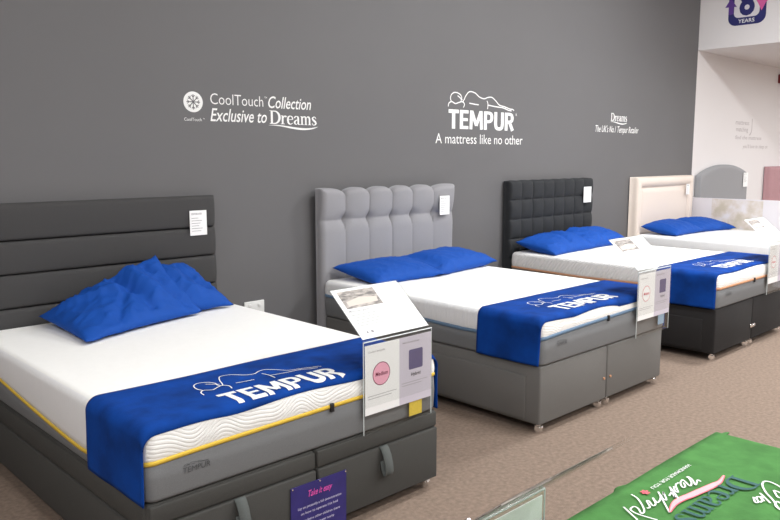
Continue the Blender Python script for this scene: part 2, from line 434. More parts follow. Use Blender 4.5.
F = Flat(); F.poly([(.7, 3.6), (.9, 3.6), (.83, 3.53), (.785, 3.44), (.74, 3.53)]); F.put('down_arrow', M_magenta, on_bulk, t, .004)
F = Flat(); words(F, '8', .51, 3.42, .19, .3, .035); F.put('numeral', M_navy, on_bulk, t, .004)
F = Flat(); words(F, 'YEARS', .505, 3.318, .2, .045, .01); F.put('lettering', M_vinyl, on_bulk, t, .004)

# wall socket and alarm
t = thing('wall_socket', 'white double socket low on grey wall between first two beds', 'socket', (3.04, -.001, .5))
MB().box(-.085, .085, -.012, 0, -.045, .09, .004).build('plate', M_plastic, t)
for sx in (-.04, .04): MB().box(sx-.012, sx+.012, -.016, -.01, .045, .07, .002).build('switch', M_plastic, t)
t = thing('fire_alarm', 'small dark red alarm box high on white wall', 'alarm', (13.1, -.0, 2.86))
MB().box(-.06, .06, -.06, 0, -.07, .07, .012).build('housing', M_alarm, t)
MB().cyl((0, -.065, 0), (0, 1, 0), .04, .02).build('sounder', M_alarm, t)

# ------------------------------------------------------------ beds
YH, YT = -.12, -2.16                       # head and foot of the mattresses (world y)
def divan(label, x, w, top, m, style):
    t = thing('divan_base', label, 'bed base', (x+w/2, 0, 0), 0)
    hw = w/2; zb = .055; g = .003
    for s in (-1, 1):
        mb = MB()
        a, b = (-hw, -g) if s < 0 else (g, hw)
        mb.box(a, b, YT+.0, YH-.02, zb, top, .012)
        mb.build('base_half', m, t)
    # panels
    def panel(name, x0, x1, y0, y1, z0, z1):
        return MB().box(x0, x1, y0, y1, z0, z1, .007).build(name, m, t)
    if style == 'ottoman':
        for s in (-1, 1):
            a, b = (-hw+.004, -.006) if s < 0 else (.006, hw-.004)
            p = panel('front_panel', a, b, YT-.016, YT+.01, zb+.004, .315)
            panel('top_rail', a, b, YT-.010, YT+.01, .322, top-.006)
            cx = (a+b)/2+(.03 if s > 0 else -.0)
            cx = -.385 if s < 0 else .385
            vs, fs = [], []
            path = [(.32, -.012), (.308, -.024), (.28, -.04), (.24, -.052), (.205, -.056), (.188, -.05), (.186, -.038), (.21, -.024), (.25, -.0175)]
            for i, (z, dy) in enumerate(path):
                for e in (-.024, .024): vs.append((cx+e, YT+dy-.004, z))
                if i: k = 2*i; fs.append((k-2, k-1, k+1, k))
            st = link('pull_strap', vs, fs, M_strap, t, True)
            md = st.modifiers.new('s', 'SOLIDIFY'); md.thickness = .005; md.offset = 1
        for s in (-1, 1):
            panel('side_panel', *( (-hw-.012, -hw+.01) if s < 0 else (hw-.01, hw+.012)), YT+.02, YH-.05, zb+.01, .29)
            panel('side_rail', *( (-hw-.008, -hw+.01) if s < 0 else (hw-.01, hw+.008)), YT+.02, YH-.05, .298, top-.006)
    elif style == 'drawers':
        for s in (-1, 1):
            xa = (-hw-.014, -hw+.01) if s < 0 else (hw-.01, hw+.014)
            panel('drawer_front', *xa, YT+.1, YT+.98, zb+.02, .345)
            panel('drawer_front', *xa, YT+1.0, YH-.1, zb+.02, .345)
        for q in (-.04, .04): MB().cyl((q, YT-.004, .2), (0, 1, 0), .008, .01, 12).build('linking_stud', M_copper, t)
    else:
        for s in (-1, 1):
            xa = (-hw-.012, -hw+.01) if s < 0 else (hw-.01, hw+.012)
            panel('drawer_front', *xa, YT+.1, YH-.1, zb+.02, .33)
        c = MB().box(-.05, .05, YT-.012, YT-.002, .165, .195, .004)
        c.box(-.03, .03, YT-.018, YT-.006, .172, .188, .003).build('linking_clip', M_chrome, t)
    # casters
    for cx in (-hw+.042, -.05, .05, hw-.042):
        for cy in (YT+.036, YH-.12):
            w_ = MB().cyl((cx, cy-.004, .024), (1, .35, 0), .024, .03, 20).cyl((cx, cy-.004, .024), (1, .35, 0), .014, .038, 16)
            w_.build('caster_wheel', M_chrome, t)
            MB().cyl((cx, cy, .047), (0, 0, 1), .016, .018, 16).box(cx-.018, cx+.018, cy-.022, cy+.02, .034, .042, .003).build('caster_fork', M_chrome, t)
    return t

def perim(hw, y0, y1, r, step=.012):
    """closed rounded rectangle (x, y, nx, ny), counter-clockwise from (-hw, y1)"""
    pts = []
    def seg(ax, ay, bx, by, nx, ny):
        L = math.hypot(bx-ax, by-ay); n = max(1, int(L/step))
        for k in range(n): pts.append((ax+(bx-ax)*k/n, ay+(by-ay)*k/n, nx, ny))
    def arc(cx, cy, a0, n=10):
        for k in range(n): a = a0+PI/2*k/n; pts.append((cx+r*math.cos(a), cy+r*math.sin(a), math.cos(a), math.sin(a)))
    seg(-hw, y1-r, -hw, y0+r, -1, 0); arc(-hw+r, y0+r, PI)
    seg(-hw+r, y0, hw-r, y0, 0, -1); arc(hw-r, y0+r, -PI/2)
    seg(hw, y0+r, hw, y1-r, 1, 0); arc(hw-r, y1-r, 0)
    seg(hw-r, y1, -hw+r, y1, 0, 1); arc(-hw+r, y1-r, PI/2)
    return pts

def mattress(label, x, w, zb, zt, line, band_m, band_h, side_m, foot_logo=True, tr=.04, zx=-.04):
    t = thing('mattress', label, 'mattress', (x+w/2, 0, zb), 0)
    hw = w/2+.004; R = .045; P = perim(hw, YT-.006, YH, R); n = len(P)
    H = [line(px, py)-zb for px, py, a, b in P]; top = zt-zb
    def ring_obj(name, prof, mats, midf, cap=False, smooth=True):
        vs, fs, mi = [], [], []
        for (px, py, nx, ny), h in zip(P, H):
            for off, z in prof(h): vs.append((px+nx*off, py+ny*off, z))
        k = len(prof(H[0]))
        for i in range(n):
            j = (i+1) % n
            for q in range(k-1):
                fs.append((i*k+q, j*k+q, j*k+q+1, i*k+q+1)); mi.append(midf(P[i], q, k))
        if cap: fs.append(tuple(i*k+k-1 for i in range(n))); mi.append(0)
        o = link(name, vs, fs, None, t, smooth, mats, mi)
        if cap: o.data.polygons[len(fs)-1].use_smooth = False
        return o
    def wprof(h):
        out = [(-.012, h), (0, h)]
        z1 = top-tr
        for q in range(1, 5): out.append((.004*math.sin(PI*q/5), h+(z1-h)*q/5))
        for q in range(9):
            a = PI/2*q/8; out.append((-tr*(1-math.cos(a)), z1+tr*math.sin(a)))
        return out
    def mf(p, q, k):
        if q >= k-4: return 0
        return 2 if abs(p[3]) > .6 else 1
    ring_obj('white_cover', wprof, [M_cover, side_m, M_foot], mf, True)
    def gprof(h):
        out = [(-.03, 0)]
        for q in range(6):
            a = PI/2*(q)/5; out.append((-.02+.02*math.sin(a), .02-.02*math.cos(a)))
        out += [(.004, .02+(h-.02)*.5), (0, h), (-.012, h)]
        return out
    ring_obj('lower_border', gprof, [M_border], lambda p, q, k: 0)
    bh = band_h/2
    def bprof(h): return [(-.004, h-bh), (.004, h-bh*.8), (.0065, h), (.004, h+bh*.8), (-.004, h+bh)]
    ring_obj('piping', bprof, [band_m], lambda p, q, k: 0)
    if foot_logo:
        fn = lambda u, v, h: Vector((u, YT-.006-.005-h, v-zb))
        F = Flat(); words(F, 'TEMPUR', -w/2+.135, line(-w/2+.2, YT)-.075, .115, .021, 0, .12); sleeper(F, -w/2+.14, line(-w/2+.2, YT)-.050, .105, .010, .0015)
        F.put('small_logo', M_logo, fn, t)
    z = line(zx, YT)-zb
    MB().box(zx-.009, zx+.009, YT-.022, YT-.008, z-.022, z+.016, .003).build('zip_tag', M_rubber, t)
    return t

def throw(label, x, w, ztop, zlow, y0, y1, m, text=None, seed=0, name='bed_throw', group='blue logo throws across the foot of the beds'):
    """runner lying across the foot end and hanging down both sides"""
    t = thing(name, label, 'throw', (x+w/2, 0, zlow), 0, group)
    hw = w/2+.008; R = .05; top = ztop+.006
    def wz(x, y): return .0025*max(0, noise.noise(Vector((x*3, y*5, top*5+seed))))+.0012*math.sin(y*40+x*3)*max(0, noise.noise(Vector((x*2, y*2, seed+5))))
    path = []
    nd = 14
    for k in range(nd): path.append((-hw, zlow+(top-R-zlow)*k/nd))
    for k in range(8): a = PI/2*k/8; path.append((-hw+R*(1-math.cos(a)), top-R+R*math.sin(a)))
    for k in range(70): path.append((-hw+R+(2*hw-2*R)*k/70, top))
    for k in range(8): a = PI/2*k/8; path.append((hw-R+R*math.sin(a), top-R+R*math.cos(a)))
    for k in range(nd+1): path.append((hw, top-R-(top-R-zlow)*k/nd))
    ny = 26; vs = []; fs = []
    Z0 = zlow
    for i, (px, pz) in enumerate(path):
        hang = max(0, (top-R-pz)/(top-R-zlow)); side = -1 if px < 0 else 1
        for j in range(ny+1):
            v = j/ny
            # edges wander a little
            f = y0+.012*noise.noise(Vector((px*2.2+seed, 3, pz*2)))
            edge = abs(abs(px)-hw) < R+.002
            bq = y1+.012*noise.noise(Vector((px*1.8+seed, 9, pz*3)))
            y = f+(bq-f)*v
            q = px; z = pz
            wob = noise.noise(Vector((px*3, y*5, pz*5+seed)))
            if hang > 0: q += side*(.006*hang*(.5+wob)+.002*hang)
            if hang >= 1: z += .006*noise.noise(Vector((y*6, seed, 0)))
            if hang == 0 and not edge: z += wz(px, y)
            # front edge follows the rounded end of the mattress
            d = (YT+.038)-y
            if d > 0 and hang == 0 and m is M_throw: z -= .044-math.sqrt(max(0, .001936-min(d, .044)**2))
            vs.append((q, y, z-Z0))
    K = ny+1
    for i in range(len(path)-1):
        for j in range(ny): fs.append((i*K+j, (i+1)*K+j, (i+1)*K+j+1, i*K+j+1))
    o = link('cloth', vs, fs, m, t, True)
    md = o.modifiers.new('s', 'SOLIDIFY'); md.thickness = .005; md.offset = 1
    bpy.context.view_layer.update()
    if text:
        def surf(u, v, h):
            d = (YT+.038)-v; z = top+.0055+wz(u, v)
            if d > 0: z -= .044-math.sqrt(max(0, .001936-min(d, .044)**2))
            return Vector((u, v, z+h-Z0))
        text(t, surf)
    return t

def tempur_text(x0, x1, yb, yt, ys0, ys1):
    def f(t, surf):
        F = Flat(); wordmark(F, x0, yb, x1-x0, yt-yb)
        F.cut([x0+.02*k for k in range(1, 40)], [YT+.006*k for k in range(-1, 12)]+[YT+.09, YT+.11, YT+.13]); F.put('brand_lettering', M_vinyl, surf, t, .002)
        F = Flat(); sleeper(F, x0-.03, ys0, (x1-x0)+.02, ys1-ys0, .005); F.put('reclining_outline', M_vinyl, surf, t, .002)
    return f

def pillow(label, c, T, seed, zmin, creases=(), crumple=1., group='blue pillows', bow=.0):
    """c: corners BL, BR, TR, TL; T: half thickness"""
    c = [Vector(p) for p in c]
    base = sum(c, Vector())/4; base.z = zmin
    N0 = (c[1]-c[0]).cross(c[3]-c[0]).normalized()
    nu, nv = 60, 44; P = {}
    def srf(u, v, s):
        # concave edges between pointed corners
        uu = u+(.5-u)*.05*math.sin(PI*v); vv = v+(.5-v)*.09*math.sin(PI*u)
        b = c[0]*(1-uu)*(1-vv)+c[1]*uu*(1-vv)+c[2]*uu*vv+c[3]*(1-uu)*vv
        a = abs(2*u-1); d = abs(2*v-1)
        th = T*(max(0, 1-a**2.6))**.55*(max(0, 1-d**2.4))**.55
        q = Vector((u*3.2+seed, v*2.3, seed*1.7))
        wr = noise.noise(q)*.5+noise.noise(q*2.3+Vector((5, s*3, 1)))*.3
        rid = 1-abs(noise.noise(Vector((u*5+v*2.5+seed, v*1.5-u, seed)))*2.2)
        rid2 = 1-abs(noise.noise(Vector((u*9-v*5, v*6+seed, seed+s)))*2.4)
        env = min(1, th/(T*.5))
        disp = (wr*.016+max(0, rid)**3*.014+max(0, rid2)**3*.008)*crumple*env
        for (u0, v0, u1, v1, amp, wd) in creases:
            L2 = (u1-u0)**2+(v1-v0)**2; tt = max(0, min(1, ((u-u0)*(u1-u0)+(v-v0)*(v1-v0))/L2))
            dd = math.hypot(u-u0-(u1-u0)*tt, v-v0-(v1-v0)*tt)
            disp += amp*math.exp(-(dd/wd)**2)*env
        p = b+N0*(th*s+disp*(1 if s > 0 else .3)+bow*math.sin(PI*u)*math.sin(PI*v))
        p += (N0*.006*math.sin(u*30+seed)*(1-env))
        if p.z < zmin+.003: p.z = zmin+.003+.0*p.z
        return p
    vs = []; fs = []
    def idx(i, j, s):
        k = (i, j, 0 if (i in (0, nu) or j in (0, nv)) else s)
        if k not in P:
            P[k] = len(vs); vs.append(srf(i/nu, j/nv, s if k[2] else 1)-base)
        return P[k]
    for s in (1, -1):
        for i in range(nu):
            for j in range(nv):
                f = (idx(i, j, s), idx(i+1, j, s), idx(i+1, j+1, s), idx(i, j+1, s))
                fs.append(f if s > 0 else f[::-1])
    o = link('pillow', vs, fs, M_pillow, None, True)
    o.location = base
    return tag(o, label, 'pillow', group)

# headboards --------------------------------------------------
def relief(name, x0, x1, z0, ztop, yf, depth, m, parent, nx=150, nz=110, yb=-.012, edge=.03):
    """upholstered board: front y = yf - depth(x, z), top edge ztop(x); closed to the back"""
    vs, fs = [], []
    for i in range(nx+1):
        x = x0+(x1-x0)*i/nx; zt = ztop(x)
        for j in range(nz+1):
            z = z0+(zt-z0)*j/nz
            e = min(x-x0, x1-x, zt-z)/edge
            rnd = 0 if e >= 1 else edge*(1-math.sqrt(max(0, 1-(1-e)**2)))
            vs.append((x, yf-depth(x, z)+rnd, z))
    K = nz+1
    for i in range(nx):
        for j in range(nz): fs.append((i*K+j, (i+1)*K+j, (i+1)*K+j+1, i*K+j+1))
    n = len(vs)
    border = [i*K for i in range(nx+1)]+[nx*K+j for j in range(1, K)]+[i*K+nz for i in range(nx-1, -1, -1)]+[j for j in range(nz-1, 0, -1)]
    for b in border: v = vs[b]; vs.append((v[0], yb, v[2]))
    L = len(border)
    for k in range(L): q = (k+1) % L; fs.append((border[q], border[k], n+k, n+q))
    fs.append(tuple(n+k for k in range(L)))
    return link(name, vs, fs, m, parent, True)

HBG = 'headboards along the wall'
# 1: five horizontal padded panels
t = thing('headboard', 'wide charcoal headboard of stacked horizontal padded panels', 'headboard', (1.9, 0, 0), 0)
MB().box(-.79, .785, -.05, -.012, 0, 1.37, .01).build('back_board', M_hb1, t)
for k, (a, b) in enumerate(((1.172, 1.378), (.98, 1.168), (.787, .976), (.594, .783), (.4, .59), (.02, .396))):
    relief('padded_panel', -.8, .79, a, lambda x, b=b: b, -.1, lambda x, z, a=a, b=b: .012*math.sin(PI*max(0, min(1, (z-a)/(b-a))))**.5, M_hb1, t, 60, 24, -.048, .025)
# 2: vertical channels pinched by a line of tufting
cols = [3.57, 3.835, 4.087, 4.345, 4.582, 4.844, 5.113]
def col_of(x):
    for i in range(6):
        if x <= cols[i+1] or i == 5: return i, max(0, min(1, (x-cols[i])/(cols[i+1]-cols[i])))
def d2(x, z):
    x += 4.32; i, f = col_of(x)
    if i == 0: f = .35+.65*f if f > 0 else f
    if i == 5: f = .0+.65*f
    s = max(0, math.sin(PI*f))**.45
    up = max(0, min(1, (z-1.15)/.06)); dn = max(0, min(1, (1.15-z)/.1))
    pin = math.exp(-((z-1.15)/.03)**2)
    if z > 1.15: a = .010+.034*max(0, math.sin(PI*min(.62, (z-1.15)/.24*.62)))**.7
    else: a = .010+.018*math.sin(dn*PI/2)*(.45+.55*math.exp(-(1.15-z)*4))
    corner = math.exp(-((z-1.15)/.035)**2)*(1-s)
    node = math.exp(-((z-1.14)/.05)**2)*(1-max(0, math.sin(PI*f)))**2.5
    return .022+a*s-.022*corner-.03*node
def z2(x):
    x += 4.32; i, f = col_of(x)
    if i == 0: f = .3+.7*f
    if i == 5: f = .7*f
    return 1.352+.045*max(0, math.sin(PI*f))**.5
t = thing('headboard', 'tall light grey headboard with vertical channels and scalloped top', 'headboard', (4.32, 0, 0), 0)
relief('upholstery', -.735, .785, .0, z2, -.085, d2, M_hb2, t, 300, 160, yb=-.05, edge=.045)
MB().box(-.70, .75, -.055, -.012, 0, 1.33, .01).build('back_board', M_hb2, t)
F = Flat()
for cx in cols[1:-1]: F.add(ribbon([(cx-4.32, .45), (cx-4.32, 1.12)], .005, False))
F.put('seam', mat('seam_grey', srgb(112, 110, 112), .9), lambda u, v, h: Vector((u, -.1055-h, v)), t, .001)
# 3: grid of black padded cubes
def d3(x, z):
    f = ((x+.715)/.18875) % 1; g = ((1.40-z)/.192) % 1
    return .012+.034*(max(0, math.sin(PI*f))*max(0, math.sin(PI*g)))**.35
t = thing('headboard', 'black headboard tufted in a grid of padded squares', 'headboard', (6.68, 0, 0), 0)
relief('upholstery', -.715, .795, .0, lambda x: 1.40-.005*abs(math.cos(PI*(x+.715)/.18875)), -.07, d3, M_hb3, t, 220, 200, edge=.025)
# 4: cream with raised border
def d4(x, z):
    e = min(x+.72, .795-x, 1.385-z)
    if e < .12: return .02+.03*math.sin(PI*max(0, e)/.12)**.6
    if e < .14: return .008
    return .012+.01*min(1, (e-.14)/.05)
t = thing('headboard', 'cream leather look headboard with raised rolled border', 'headboard', (9.15, 0, 0), 0)
relief('upholstery', -.72, .795, .0, lambda x: 1.385, -.08, d4, M_hb4, t, 220, 160, edge=.02)
F = Flat()
for a, b in (((-.59, .3), (-.59, 1.255)), ((-.59, 1.255), (.655, 1.255)), ((.655, 1.255), (.655, .3))): F.add(ribbon([a, b], .01, False))
F.put('stud_trim', mat('stud_bronze', srgb(170, 150, 132), .4, .3), lambda u, v, h: Vector((u, -.085-h, v)), t, .002)
# 5: arched slate headboard
def z5(x): return 1.34+.175*(max(0, math.cos(PI*x/1.75)))**.75
t = thing('headboard', 'plain slate grey headboard with arched top on white wall', 'headboard', (11.04, 0, 0), 0)
relief('upholstery', -.82, .80, .0, z5, -.09, lambda x, z: .0, M_hb5, t, 80, 40, edge=.012)
# 6: dusty pink headboard
def d6(x, z):
    return .02-.014*math.exp(-((((x+.9) % .28)-.14)/.02)**2)*math.exp(-((((z) % .3)-.15)/.02)**2)
t = thing('headboard', 'dusty pink headboard at right edge against white wall', 'headboard', (13.57, 0, 0), 0)
relief('upholstery', -.88, .88, .0, lambda x: 1.47, -.1, d6, M_hb6, t, 120, 80, edge=.05)
pil6 = None

# price tags hanging on headboards
TG = 'white price tags on headboards'
def price_tag(label, x, z, y, w=.125, h=.165, tilt=0.):
    t = thing('price_tag', label, 'price tag', (x, y, z-h), 0, TG)
    t.rotation_euler = (0, tilt, 0)
    MB().box(0, w, -.0015, .0005, 0, h).build('card', M_paper, t)
    F = Flat(); words(F, 'HEADBOARD', .012, h-.028, w*.62, .012, .01)
    for k in range(6): F.rect(.012, w*(.5+.3*((k*37) % 10)/10), h-.052-k*.017, h-.049-k*.017)
    F.put('print', M_inkgrey, lambda u, v, hh: Vector((u, -.0015-hh, v)), t, .0006)
    return t
price_tag('white price card pinned on charcoal panelled headboard', 2.483, 1.283, -.118)
price_tag('white price card pinned on light grey channelled headboard', 4.88, 1.294, -.155)
price_tag('white price card pinned on black tufted headboard', 7.235, 1.305, -.125, .15, .17)
price_tag('narrow white price card on cream headboard', 9.69, 1.275, -.135, .09, .14)
price_tag('white price card on side of arched grey headboard', 11.64, 1.39, -.1, .17, .21)

# ---------------------------------------------------- bed 1
X1, X2, X3, X4 = 1.137, 3.600, 5.955, 8.42
YT = -2.175
divan('charcoal divan base with pull straps, nearest bed', X1, 1.51, .40, M_dark, 'ottoman')
def l1(px, py):
    f = max(0., min(1., (py-YT)/(YH-YT)))              # 0 at foot, 1 at head
    side = .455+.11*((abs(f-.28)/.72)**1.6) if f > .28 else .455+.095*((.28-f)/.28)**1.5
    if f < .02: side = .55+.036*((px+.76)/1.52)**.6
    return side
def l1(px, py):
    f = max(0., min(1., (py-YT)/(YH-YT)))
    foot = .551+.034*max(0, (px+.76)/1.52)**.6
    if f > .28: return .455+.12*((f-.28)/.72)**1.3
    e = .455+(.55-.455)*((.28-f)/.28)**1.6
    return e if f > .035 else e*(f/.035)+foot*(1-f/.035)
def l2(px, py):
    f = max(0., min(1., (py-YT)/(YH-YT)))
    foot = .578+.042*max(0, (px+.76)/1.52)**.6
    side = .548+.045*abs(f-.3)
    return side if f > .05 else side*(f/.05)+foot*(1-f/.05)
def l3(px, py): return .545+.04*abs((py-YT)/(YH-YT)-.6)+(.02 if py < YT+.05 else 0)
mattress('white mattress with yellow piping and grey border, nearest bed', X1, 1.51, .403, .682, l1, M_yellow, .02, M_side, zx=.085)
z1 = .682; z2t = .695; z3t = .705; z4t = .70
throw('blue logo throw across nearest mattress with yellow piping', X1, 1.51, z1, .40, -2.175, -1.70, M_throw,
      tempur_text(-.385, .19, -2.163, -2.035, -2.0, -1.82), 1)
BPG = 'blue pillows on the beds'
pillow('blue pillow crushed against right end of charcoal headboard, behind crumpled one', [(1.75, -.60, .70), (2.565, -.50, .70), (2.40, -.17, .955), (2.02, -.15, .93)], .075, 7.3, z1,
       [(.45, .85, .7, .2, .022, .06), (.72, .85, .85, .3, -.02, .05)], 1.1)
pillow('large crumpled blue pillow leaning on charcoal headboard', [(1.475, -.84, .70), (2.30, -.56, .70), (2.165, -.25, 1.03), (1.465, -.2, .735)], .08, 2.1, z1+.012,
       [(.82, .85, .9, .1, -.03, .05), (.68, .9, .72, .25, .03, .06), (.55, .85, .62, .15, -.035, .045), (.42, .8, .5, .35, .02, .05), (.3, .1, .55, .55, -.022, .05), (.1, .8, .45, .6, .018, .05)], 1.1)

# ---------------------------------------------------- bed 2
YT = -2.13
divan('light grey divan base with side drawers, second bed', X2, 1.50, .412, M_mid, 'drawers')
mattress('white mattress with steel blue piping and grey border, second bed', X2, 1.52, .415, z2t, l2, M_blueband, .026, M_side)
throw('blue logo throw across second mattress with steel blue piping', X2, 1.52, z2t, .418, -2.13, -1.66, M_throw,
      tempur_text(-.46, .18, -2.09, -1.955, -1.92, -1.77), 4)
pillow('left blue pillow lying flat by light grey headboard', [(3.7, -.62, .71), (4.4, -.66, .72), (4.4, -.2, .80), (3.66, -.15, .79)], .075, 11.7, z2t, (), .5)
pillow('right blue pillow lying flat by light grey headboard', [(4.34, -.66, .72), (5.2, -.56, .735), (5.05, -.15, .81), (4.3, -.18, .80)], .085, 5.5, z2t, [(.1, .2, .1, .9, -.02, .06)], .55)

# ---------------------------------------------------- bed 3
YT = -2.155
divan('black divan base with chrome linking clip, third bed', X3, 1.52, .422, M_black, 'plain')
mattress('white mattress with diagonal ribs and copper piping, third bed', X3, 1.52, .425, z3t, l3, M_copper, .024, M_diag)
throw('blue logo throw across third mattress with copper piping', X3, 1.52, z3t, .428, -2.15, -1.64, M_throw,
      tempur_text(-.44, .17, -2.08, -1.955, -1.92, -1.77), 9)
pillow('left blue pillow lying by black tufted headboard', [(5.98, -.62, .72), (6.78, -.58, .73), (6.75, -.16, .85), (5.98, -.15, .80)], .09, 21.4, z3t, [(.5, .2, .6, .9, -.02, .05)], .7)
pillow('right blue pillow lying by black tufted headboard', [(6.66, -.56, .73), (7.46, -.58, .73), (7.42, -.17, .84), (6.62, -.18, .83)], .09, 31.9, z3t, [(.3, .1, .2, .9, .025, .05)], .8)

# ---------------------------------------------------- bed 4
divan('cream divan base, fourth bed beneath all white mattress', X4, 1.52, .422, M_hb4, 'plain')
mattress('all white mattress without throw, fourth bed', X4, 1.52, .425, z4t, lambda px, py: .55, M_beige, .02, M_side, False)
pillow('left blue pillow lying by cream headboard', [(8.5, -.6, .72), (9.25, -.6, .73), (9.2, -.15, .82), (8.48, -.15, .80)], .085, 41.2, z4t, (), .5)
pillow('right blue pillow lying by cream headboard', [(9.15, -.58, .73), (9.93, -.72, .72), (9.88, -.2, .8), (9.1, -.18, .82)], .085, 55.2, z4t, (), .5)

# display board between bed 4 and the next display
t = thing('display_board', 'low white display board with faint foliage print beyond fourth bed', 'display board', (10.0, 0, 0))
MB().box(0, .018, -3.2, -.06, .0, 1.085, .003).build('board', M_frost, t)
o = link('foliage_print', [(-.002, -.35, .5), (-.002, -1.0, .5), (-.002, -1.0, 1.07), (-.002, -.35, 1.08)], [(0, 1, 2, 3)], M_art, t)

# ---------------------------------------------------- acrylic sign stands
STG = 'acrylic sign stands hung on bed ends'
def sign_stand(label, loc, w, rotz, hang, sheet_h, swatch, foot, full=True):
    """loc: middle of the fold; slope panel rises backwards, hanging panel drops in front"""
    zb = -hang
    t = thing('sign_stand', label, 'sign stand', (loc[0], loc[1], loc[2]-hang), rotz, STG)
    F0 = Vector((0, 0, hang))
    ang = math.atan2(.2, .237); L = .31
    Ms = Matrix.Translation(F0) @ Matrix.Rotation(ang, 4, 'X')            # local x, y up the slope, z out of it
    a = acrylic(); mb = MB()
    mb.box(-w/2, w/2, -.0015, .0015, 0, hang)                              # hanging sheet
    mb.box(-w/2, w/2, 0, L, -.0015, .0015, 0, Ms)                          # sloping sheet
    mb.box(-w/2, w/2, -.0015, foot, .0, .002)                              # tongue that slides under the mattress
    mb.box(-w/2, w/2, -.0085, -.0065, hang-.30, hang-.012)                 # pocket front
    mb.box(-w/2, w/2, .0, L, .005, .0065, 0, Ms)
    mb.build('acrylic_sheet', a, t)
    mb = MB().cyl((0, -.002, hang-.002), (1, 0, 0), .003, w, 8); mb.cyl((-w/2, -.001, hang/2), (0, 0, 1), .0022, hang, 8).cyl((w/2, -.001, hang/2), (0, 0, 1), .002, hang, 8)
    mb.build('polished_edge', mat('acrylic_edge', srgb(215, 222, 222), .2), t)
    # sloping paper
    MB().box(-w/2+.004, w/2-.012, .012, L-.006 if full else L*.8, .002, .0045, 0, Ms).build('header_paper', M_paper if full else M_photo, t)
    sl = lambda u, v, h: Ms @ Vector((u, v, .0045+h))
    W = w-.03
    F = Flat(); F.rect(-w/2+.03, -w/2+.03+W*.55, L*.60, L*.93); F.put('printed_photo', M_photo, sl, t, .0006)
    F = Flat(); F.poly([(-w/2+.05, L*.64), (-w/2+.03+W*.5, L*.66), (-w/2+.03+W*.52, L*.75), (-w/2+.14, L*.79), (-w/2+.05, L*.73)])
    F.put('pictured_bed', mat('print_cream', srgb(214, 202, 192), .5), sl, t, .0009)
    F = Flat(); words(F, 'Mattress guide', -w/2+.03, L*.53, W*.3, .011, .005)
    for k in range(5): F.rect(-w/2+.03, -w/2+.03+W*(.42-.05*(k % 2)), L*(.47-.05*k), L*(.478-.05*k))
    for k in range(6): F.rect(-w/2+.05+W*.58, -w/2+.05+W*(.72+.02*(k % 3)), L*(.9-.05*k), L*(.907-.05*k))
    F.disc(-w/2+.055, .045, .006); F.disc(-w/2+.085, .045, .008, .008)
    F.put('header_print', M_inkgrey, sl, t, .0006)
    if not full:
        MB().box(w/2-.004, w/2+.008, L*.45, L*.52, -.004, .014, .002, Ms).build('clip', M_chrome, t)
    # hanging paper
    z1_, z0_ = hang-.018, hang-.018-sheet_h
    MB().box(-w/2+.006, -.0, -.0055, -.003, z0_, z1_).build('left_page', M_paper, t)
    MB().box(0.0, w/2-.006, -.0055, -.003, z0_, z1_).build('right_page', M_lav, t)
    hf = lambda u, v, h: Vector((u, -.0055-h, v)); q = w/4; c = z0_+sheet_h*.56
    F = Flat(); F.disc(-q-.005, c, .054); F.put('comfort_ring', M_salmon if full == 2 else M_red, hf, t, .0006)
    F = Flat(); F.disc(-q-.005, c, .0505); F.put('comfort_disc', M_paper if full == 2 else M_pink, hf, t, .0010)
    F = Flat(); words(F, 'Medium', -q-.042, c-.008, .075, .018, .015, .1); F.put('comfort_word', M_salmon if full == 2 else M_red, hf, t, .0014)
    F = Flat(); F.poly(rrect(q-.048, q+.045, c-.02, c+.075, .008)); F.put('material_square', M_purpsq, hf, t, .0006)
    F = Flat(); words(F, 'Hybrid', q-.032, c-.052, .062, .016, .012); F.put('material_word', M_ink, hf, t, .0006)
    F = Flat(); words(F, 'Comfort feel guide', -2*q+.025, z1_-.035, .1, .008, .005); words(F, 'Mattress technology', .02, z1_-.03, .11, .008, .005)
    for k in range(2):
        F.rect(-2*q+.02, -.02-.03*k, c-.095-.012*k, c-.093-.012*k); F.rect(.015, 2*q-.03-.04*k, c-.08-.012*k, c-.078-.012*k)
    F.put('page_print', M_inkgrey, hf, t, .0006)
    if swatch:
        MB().box(w/2-.145, w/2-.06, .002, .004, z0_-.072, z0_+.03).build('colour_swatch', swatch, t)
    return t
sign_stand('clear sign stand with pink Medium disc and yellow swatch, on nearest bed', (2.366, -2.20, .828), .436, 0, .425, .318, M_note, .11)
sign_stand('clear sign stand with pale blue swatch, on second bed', (4.868, -2.17, .868), .46, 0, .45, .315, M_bluecard, .11, 2)
sign_stand('clear sign stand at right edge of photo, on third bed', (7.14, -2.19, .874), .46, 0, .446, .335, None, .11, 2)
sign_stand('clear sign stand seen edge-on from behind, beside green throw', (1.345, -3.553, .79), .44, PI, .40, .34, None, .1, 0)

